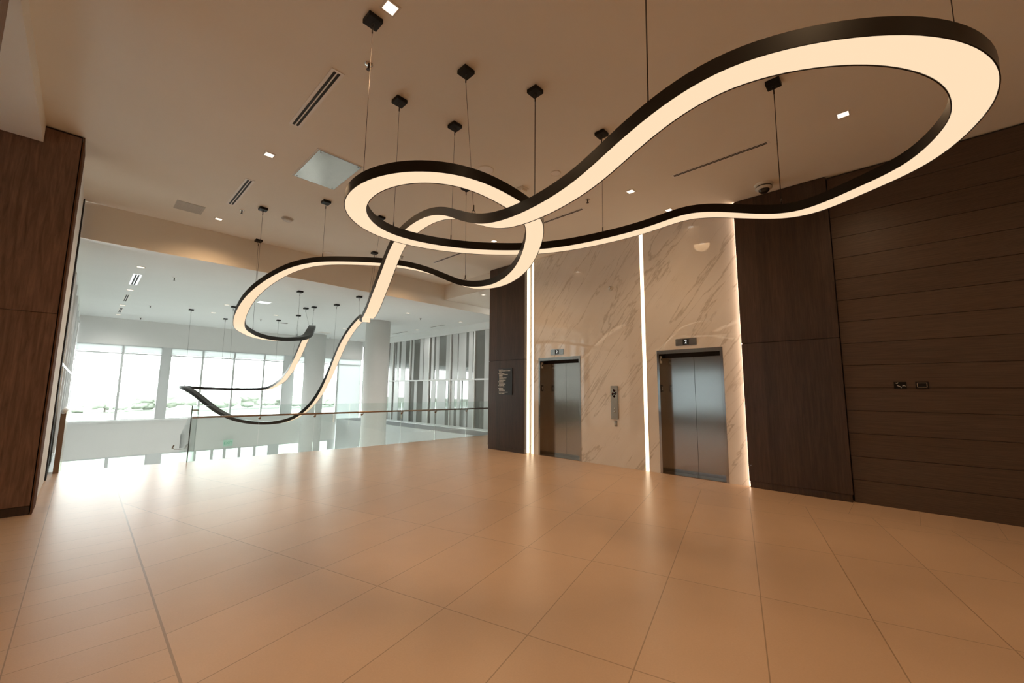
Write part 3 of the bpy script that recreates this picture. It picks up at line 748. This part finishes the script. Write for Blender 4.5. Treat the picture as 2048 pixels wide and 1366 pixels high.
HANG = [((1.49, 3.19), ZC, 83.2, 0), ((2.44, 3.04), ZC, 5.7, 0), ((3.14, 2.70), ZC, 78.3, 1), ((2.91, 3.82), ZC, 87.0, 0), ((4.29, 2.57), ZC, 90.0, 0),
        ((4.79, 0.78), ZC, 93.8, 1), ((1.98, 8.26), ZC, 66.5, 0), ((2.40, 10.16), ZC, 62.1, 0), ((4.56, 9.01), ZC, 22.8, 0), ((3.65, 7.03), ZC, 17.6, 0),
        ((2.66, 7.13), ZC, 69.1, 0), ((2.20, 3.93), ZC, 85.6, 0), ((4.02, 4.93), ZC, 73.9, 0), ((2.29, 1.02), ZC, 1.8, 1), ((2.87, -0.31), ZC, 98.9, 0),
        ((3.80, 11.58), ZA, 58.6, 0), ((4.76, 13.86), ZA, 53.3, 0), ((5.08, 15.47), ZA, 49.0, 0), ((4.87, 13.47), ZA, 54.3, 0), ((5.21, 12.57), ZA, 29.8, 0),
        ((5.17, 10.98), ZA, 26.6, 0), ((4.94, 17.15), ZA, 45.0, 0), ((3.47, 18.33), ZA, 41.8, 0), ((2.26, 17.06), ZA, 39.6, 0), ((3.10, 15.40), ZA, 36.5, 0)]
for (cx, cy), zc, hint, thick in HANG:
    best = min((hint + (k - 30) * 0.03 for k in range(61)), key=lambda s: (curve(s).x - cx) ** 2 + (curve(s).y - cy) ** 2)
    p, d, l, u = frame_at(best)
    end = p + u * HT
    s = 0.065
    cn = mk('canopy', bxo(cx - s, cx + s, cy - s, cy + s, zc - 0.045, zc - 0.001, bevel=0.003), M['black'], lamp)
    bm = bmesh.new(); torus(bm, (cx, cy, zc - 0.066), (1, 0.4, 0), 0.020, 0.0035); tube(bm, [(cx, cy, zc - 0.086), (cx, cy, zc - 0.14)], 0.007, 6)
    mk('hook', bm, M['wire'], cn, True)
    top = Vector((cx, cy, zc - 0.13)); r = 0.0045 if thick else 0.0024
    bm = bmesh.new(); tube(bm, [top, end + Vector((0, 0, 0.05))], r, 6)
    cb = mk('suspension_cable', bm, M['wire'], lamp, True)
    bm = bmesh.new(); torus(bm, end + Vector((0, 0, 0.016)), (0.4, 1, 0), 0.018, 0.0035); tube(bm, [end + Vector((0, 0, 0.034)), end + Vector((0, 0, 0.09))], 0.007, 6)
    mk('hook', bm, M['wire'], cb, True)

# ---------------------------------------------------------------- ceiling fittings
def downlight(x, y, z, label, group, power, s=0.052, col=WARM):
    t = thing('downlight', (x, y, z), label, 'downlight', group)
    bm = bmesh.new()
    for q in ((-s - .016, s + .016, -s - .016, -s), (-s - .016, s + .016, s, s + .016), (-s - .016, -s, -s, s), (s, s + .016, -s, s)):
        box(bm, x + q[0], x + q[1], y + q[2], y + q[3], z - 0.006, z - 0.0005)
    mk('trim_ring', bm, M['trimtan'], t)
    mk('lens', bxo(x - s, x + s, y - s, y + s, z - 0.003, z - 0.0005), M['lens'], t)
    if power:
        ld = bpy.data.lights.new('downlight_beam', 'SPOT'); ld.energy = power; ld.color = col
        ld.spot_size = math.radians(150); ld.spot_blend = 1.0; ld.shadow_soft_size = 0.16
        lo = bpy.data.objects.new('downlight_beam', ld); COL.objects.link(lo); lo.parent = t; lo.location = (0, 0, -0.02)
    return t
DG = 'square downlights of the hall ceiling'
for x, y, lab in ((1.54, 2.98, 'square downlight at the top edge beside the nearest black lamp canopy'),
                  (1.52, 6.26, 'square downlight left of the steel access panel'),
                  (1.53, 9.46, 'square downlight near the drop to the window side, right of the small grille'),
                  (5.95, 0.30, 'square downlight seen inside the big right loop of the ribbon light'),
                  (5.97, 3.05, 'square downlight between the ribbon and the long ceiling slot'),
                  (6.00, 6.35, 'square downlight seen inside the small loop of the ribbon light'),
                  (7.08, 2.88, 'square downlight peeping over the ribbon in front of the marble')):
    downlight(x, y, ZC, lab, DG, 12.0 if x > 6.5 else DOWN_W * (0.7 if y < 1 and x > 5 else 1.0))
for x, y in ((1.54, -0.3), (1.54, -3.4), (5.95, -2.6), (-2.5, 1.0), (-2.5, -3.0), (6.0, 9.3)):
    downlight(x, y, ZC, 'square downlight of the hall ceiling outside the view', 'downlights out of view', DOWN_W * (0.6 if x > 5 and y < 0 else 1.0))
AG = 'downlights of the window side ceiling'
for x, y, lab in ((0.63, 11.89, 'pale downlight before the bright air vent at left'), (0.63, 14.92, 'pale downlight between the bright vent and the middle vent'),
                  (0.63, 17.91, 'pale downlight between the middle vent and the dark vent'), (0.63, 20.32, 'pale downlight beyond the dark vent by the far wall'),
                  (2.90, 15.29, 'pale downlight nearest the left bend of the ribbon light'), (2.90, 17.24, 'pale downlight behind the one by the left bend of the ribbon'),
                  (4.53, 16.11, 'pale downlight inside the left loop of the ribbon light'), (7.48, 12.17, 'pale downlight right of the ribbon, before the near column'),
                  (9.84, 12.23, 'pale downlight nearest the striped glass wall and the sign pillar'), (9.89, 15.29, 'pale downlight midway along the striped glass wall'),
                  (7.60, 17.4, 'pale downlight left of the near column'), (9.97, 20.6, 'pale downlight by the far end of the window wall')):
    downlight(x, y, ZA, lab, AG, 60.0 if x > 9 else 120.0, 0.06, (1.0, 0.965, 0.92))
downlight(7.99, 8.88, 4.33, 'downlight in the lowered ceiling beside the sign pillar', None, 0, 0.05)

def slot_vent(x, y, z, lx, ly, label, slots=2, cat='air vent', fr=None, group=None):
    """Flat framed diffuser with dark lengthwise slots."""
    t = thing('slot_vent', (x, y, z), label, cat, group)
    mk('frame', bxo(x - lx / 2, x + lx / 2, y - ly / 2, y + ly / 2, z - 0.006, z - 0.0006, bevel=0.002), fr or M['vent'], t)
    along_y = ly > lx
    w = (lx if along_y else ly); n = slots
    for k in range(n):
        c = (k + 0.5) / n - 0.5; c *= w * 0.62; h = w * 0.10
        if along_y: mk('slot', bxo(x + c - h, x + c + h, y - ly / 2 + 0.03, y + ly / 2 - 0.03, z - 0.008, z - 0.0055), M['dark'], t)
        else: mk('slot', bxo(x - lx / 2 + 0.03, x + lx / 2 - 0.03, y + c - h, y + c + h, z - 0.008, z - 0.0055), M['dark'], t)
    return t
VG = 'slot air vents'
slot_vent(1.535, 4.66, ZC, 0.135, 1.29, 'nearest two-slot air vent at upper left', group=VG)
slot_vent(1.53, 7.89, ZC, 0.13, 1.28, 'two-slot air vent left of the steel access panel', group=VG)
slot_vent(5.965, 1.71, ZC, 0.09, 1.30, 'thin two-slot vent inside the big right loop of the ribbon', group=VG)
slot_vent(5.97, 4.62, ZC, 0.09, 1.30, 'thin two-slot vent between the two loops of the ribbon', group=VG)
slot_vent(6.00, 7.98, ZC, 0.09, 1.30, 'thin two-slot vent seen under the small loop of the ribbon', group=VG)
slot_vent(0.635, 13.40, ZA, 0.15, 1.38, 'white two-slot vent with a self-glowing frame, nearest on the window side ceiling', fr=M['glow_white'], group=VG)  # brightness put into the frame as emission, the vent is no lamp
slot_vent(0.63, 16.37, ZA, 0.12, 1.24, 'pale middle two-slot vent on the window side ceiling', group=VG)
slot_vent(0.63, 19.05, ZA, 0.11, 1.26, 'farthest dark two-slot vent on the window side ceiling', group=VG)
slot_vent(9.88, 16.7, ZA, 0.08, 1.35, 'thin vent running along the striped glass wall', group=VG)
slot_vent(9.85, 13.7, ZA, 0.08, 1.10, 'short faint vent nearer the sign pillar along the striped glass wall', group=VG)
t = thing('return_air_grille', (1.045, 9.24, ZC), 'small rectangular return air grille at left near the ceiling drop', 'air vent')
mk('frame', bxo(0.84, 1.25, 9.01, 9.46, ZC - 0.007, ZC - 0.0006), M['grille'], t)
for k in range(14): mk('louvre', bxo(0.86 + 0.027 * k, 0.868 + 0.027 * k, 9.03, 9.44, ZC - 0.011, ZC - 0.0066), M['grille'], t)
t = thing('return_air_grille', (7.55, 19.4, ZA), 'pale return grille in front of the far column', 'air vent')
mk('frame', bxo(7.3, 7.8, 19.2, 19.6, ZA - 0.007, ZA - 0.0006), M['vent'], t)
for k in range(12): mk('louvre', bxo(7.32 + 0.038 * k, 7.334 + 0.038 * k, 19.22, 19.58, ZA - 0.011, ZA - 0.0066), M['trimtan'], t)
t = thing('return_air_grille', (5.32, 17.78, ZA), 'small dark grille beyond the left loop of the ribbon light', 'air vent')
mk('frame', bxo(5.17, 5.47, 17.7, 17.86, ZA - 0.007, ZA - 0.0006), M['vent'], t)
mk('louvre', bxo(5.19, 5.45, 17.72, 17.84, ZA - 0.010, ZA - 0.0066), M['dark'], t)
t = thing('ceiling_light_panel', (3.58, 13.95, ZA), 'bright white light panel seen inside the left loop of the ribbon', 'ceiling light')
mk('frame', bxo(3.40, 3.76, 13.75, 14.15, ZA - 0.008, ZA - 0.0006), M['alu'], t)
mk('diffuser', bxo(3.43, 3.73, 13.78, 14.12, ZA - 0.010, ZA - 0.0075), M['glow_white'], t)

t = thing('access_panel', (2.26, 6.1, ZC), 'square bare steel access panel in the hall ceiling', 'access panel')
mk('frame', bxo(1.93, 2.59, 5.58, 6.62, ZC - 0.006, ZC - 0.0006), M['trimtan'], t)
mk('door', bxo(1.955, 2.565, 5.605, 6.595, ZC - 0.010, ZC - 0.0055), M['galvsheet'], t)
for x, y in ((1.99, 5.64), (2.53, 5.64), (1.99, 6.56), (2.53, 6.56)):
    bm = bmesh.new(); lathe(bm, [(0, ZC - 0.013), (0.009, ZC - 0.012), (0.009, ZC - 0.0095)], x, y, 10); mk('screw', bm, M['wire'], t)

def sprinkler(x, y, z, label):
    t = thing('sprinkler_head', (x, y, z), label, 'sprinkler', 'ceiling sprinklers')
    bm = bmesh.new(); lathe(bm, [(0.0, z - 0.010), (0.024, z - 0.010), (0.040, z - 0.004), (0.042, z - 0.0006)], x, y, 20); mk('escutcheon', bm, M['chrome'], t, True)
    bm = bmesh.new(); lathe(bm, [(0, z - 0.06), (0.010, z - 0.058), (0.012, z - 0.009)], x, y, 10); mk('body', bm, M['wire'], t, True)
    bm = bmesh.new(); lathe(bm, [(0, z - 0.064), (0.022, z - 0.062), (0.022, z - 0.059), (0, z - 0.059)], x, y, 14); mk('deflector', bm, M['wire'], t)
for q in ((1.71, 3.70, ZC, 'sprinkler beside the nearest slot vent'), (1.74, 8.67, ZC, 'sprinkler by the second slot vent, left of the smoke detector'),
          (5.73, 3.73, ZC, 'sprinkler under the front sweep of the ribbon'), (5.18, 8.80, ZC, 'sprinkler behind the descending strand of the ribbon'),
          (1.27, 12.46, ZA, 'sprinkler right of the bright vent on the window side'), (1.25, 17.36, ZA, 'sprinkler right of the middle vent on the window side'),
          (1.26, 20.66, ZA, 'sprinkler by the far wall at left'), (4.44, 17.55, ZA, 'sprinkler inside the left loop of the ribbon'),
          (8.34, 12.69, ZA, 'sprinkler right of the near column'), (8.47, 21.0, ZA, 'sprinkler near the window wall left of the near column')):
    sprinkler(*q)

t = thing('smoke_detector', (2.45, 8.44, ZC), 'round white smoke detector near the ceiling drop', 'smoke detector')
bm = bmesh.new(); lathe(bm, [(0, ZC - 0.05), (0.07, ZC - 0.048), (0.085, ZC - 0.03), (0.085, ZC - 0.02)], 2.45, 8.44, 32); mk('body', bm, M['plastic'], t, True)
bm = bmesh.new(); lathe(bm, [(0.0, ZC - 0.019), (0.10, ZC - 0.019), (0.105, ZC - 0.0006)], 2.45, 8.44, 32); mk('base', bm, M['plastic'], t, True)
for x, y, r, lab in ((3.81, 9.86, 0.11, 'round flush speaker by the ceiling drop'), (3.88, 4.32, 0.13, 'round flush speaker showing above the small ribbon loop'), (4.67, 3.60, 0.08, 'small round cover just above the front sweep of the ribbon')):
    t = thing('ceiling_speaker', (x, y, ZC), lab, 'speaker')
    bm = bmesh.new(); lathe(bm, [(0, ZC - 0.008), (r * 0.86, ZC - 0.008)], x, y, 32)
    mk('grille', bm, M['vent'], t)
    bm = bmesh.new(); lathe(bm, [(r * 0.86, ZC - 0.0075), (r * 0.88, ZC - 0.012), (r, ZC - 0.008), (r, ZC - 0.0006)], x, y, 32); mk('ring', bm, M['paint'], t, True)
t = thing('alarm_strobe', (4.68, 4.31, ZC), 'small pale box on the ceiling where the ribbon strands cross', 'alarm')
mk('base', bxo(4.60, 4.76, 4.22, 4.40, ZC - 0.02, ZC - 0.0006, bevel=0.004), M['paint'], t)
mk('cover', bxo(4.62, 4.74, 4.24, 4.38, ZC - 0.055, ZC - 0.019, bevel=0.008), M['paint'], t)
t = thing('dome_camera', (7.20, 1.40, ZC), 'round dome security camera on the ceiling before the walnut panel', 'camera')
bm = bmesh.new(); lathe(bm, [(0.0, ZC - 0.035), (0.12, ZC - 0.035), (0.135, ZC - 0.0006)], 7.20, 1.40, 40); mk('mount', bm, M['plastic'], t, True)
bm = bmesh.new(); lathe(bm, [(0.0, ZC - 0.051), (0.112, ZC - 0.051), (0.112, ZC - 0.0355)], 7.20, 1.40, 40); mk('gap_ring', bm, M['dark'], t, True)
bm = bmesh.new(); lathe(bm, [(0.075, ZC - 0.085), (0.10, ZC - 0.08), (0.118, ZC - 0.066), (0.118, ZC - 0.052), (0.0, ZC - 0.0515)], 7.20, 1.40, 40); mk('collar', bm, M['plastic'], t, True)
bm = bmesh.new(); lathe(bm, [(0.078 * math.cos(a * math.pi / 16), ZC - 0.083 - 0.06 * math.sin(a * math.pi / 16)) for a in range(9)], 7.20, 1.40, 32); mk('dome', bm, M['smoke'], t, True)

# ---------------------------------------------------------------- outside
struct('ground', bxo(-160, 320, YB + 0.4, 420, -4.6, -4.35), M['grass'], label='lawn outside the windows', cat='ground')
struct('road', bxo(-160, 320, 58, 118, -4.35, -4.32), M['road'], label='pale road outside', cat='road')
struct('road_parking', bxo(-160, 320, YB + 0.5, 33, -4.35, -4.325), M['road'], label='pale paving outside the windows', cat='road')
random.seed(11)
def bush(x, y, h, w, label):
    t = thing('bush', (x, y, -4.35), label, 'bush', 'pale bushes outside the windows')
    bm = bmesh.new()
    for _ in range(26):
        c = Vector((x + random.uniform(-w, w) * 0.9, y + random.uniform(-1, 1), -4.35 + h * random.uniform(0.25, 0.66)))
        r = h * random.uniform(0.15, 0.27)
        sub = bmesh.ops.create_icosphere(bm, subdivisions=3, radius=r)['verts']
        for v in sub:
            k = 1 + 0.28 * (random.random() - 0.5)
            v.co = Vector((v.co.x * 1.6, v.co.y, v.co.z)) * k + c
            v.co.z = max(v.co.z, -4.34)
    mk('foliage', bm, M['leaf'], t, True)
    bm = bmesh.new(); tube(bm, [(x, y, -4.35), (x, y, -4.35 + h * 0.6)], 0.16, 8); mk('trunk', bm, M['bark'], t)
for x, y, h, w, lab in ((4, 138, 5.0, 6, 'low pale bush outside the leftmost window bay'), (14, 146, 6.0, 6, 'pale bush outside the second window bay'), (25, 136, 7.0, 6, 'pale bush outside the window bay right of the first broad post'),
                        (38, 142, 6.2, 7, 'pale bush behind the far tip of the ribbon light'), (51, 138, 6.6, 7, 'pale bush outside the window bay above the exit sign'), (64, 146, 6.5, 8, 'pale bush outside the window bay left of the far column'),
                        (82, 144, 6.2, 8, 'pale bush outside right of the far column')):
    bush(x, y, h, w, lab)
t = thing('lattice_tower', (5.3, 110, -4.35), 'faint lattice tower seen through the second window bay', 'tower')
bm = bmesh.new(); H = 17.0; n = 9
def tw(k): return 1.5 * (1 - 0.7 * k / n)
for sx in (-1, 1):
    for sy in (-1, 1): tube(bm, [(5.3 + sx * tw(0), 110 + sy * tw(0), -4.35), (5.3 + sx * tw(n), 110 + sy * tw(n), -4.35 + H)], 0.09, 5)
mk('legs', bm, M['galv'], t)
bm = bmesh.new()
for k in range(n):
    a, b_ = tw(k), tw(k + 1); z0, z1 = -4.35 + H * k / n, -4.35 + H * (k + 1) / n
    for s in (-1, 1):
        tube(bm, [(5.3 - a, 110 + s * a, z0), (5.3 + b_, 110 + s * b_, z1)], 0.05, 4); tube(bm, [(5.3 + a, 110 + s * a, z0), (5.3 - b_, 110 + s * b_, z1)], 0.05, 4)
mk('bracing', bm, M['galv'], t)
bm = bmesh.new(); tube(bm, [(0.5, 60.0, -4.35), (0.5, 60.0, 6.0)], 0.28, 12)
p = mk('utility_pole', bm, M['galv'], None, True, org=(0.5, 60.0, -4.35)); tag(p, 'pale pole seen through the leftmost window bay', 'pole')
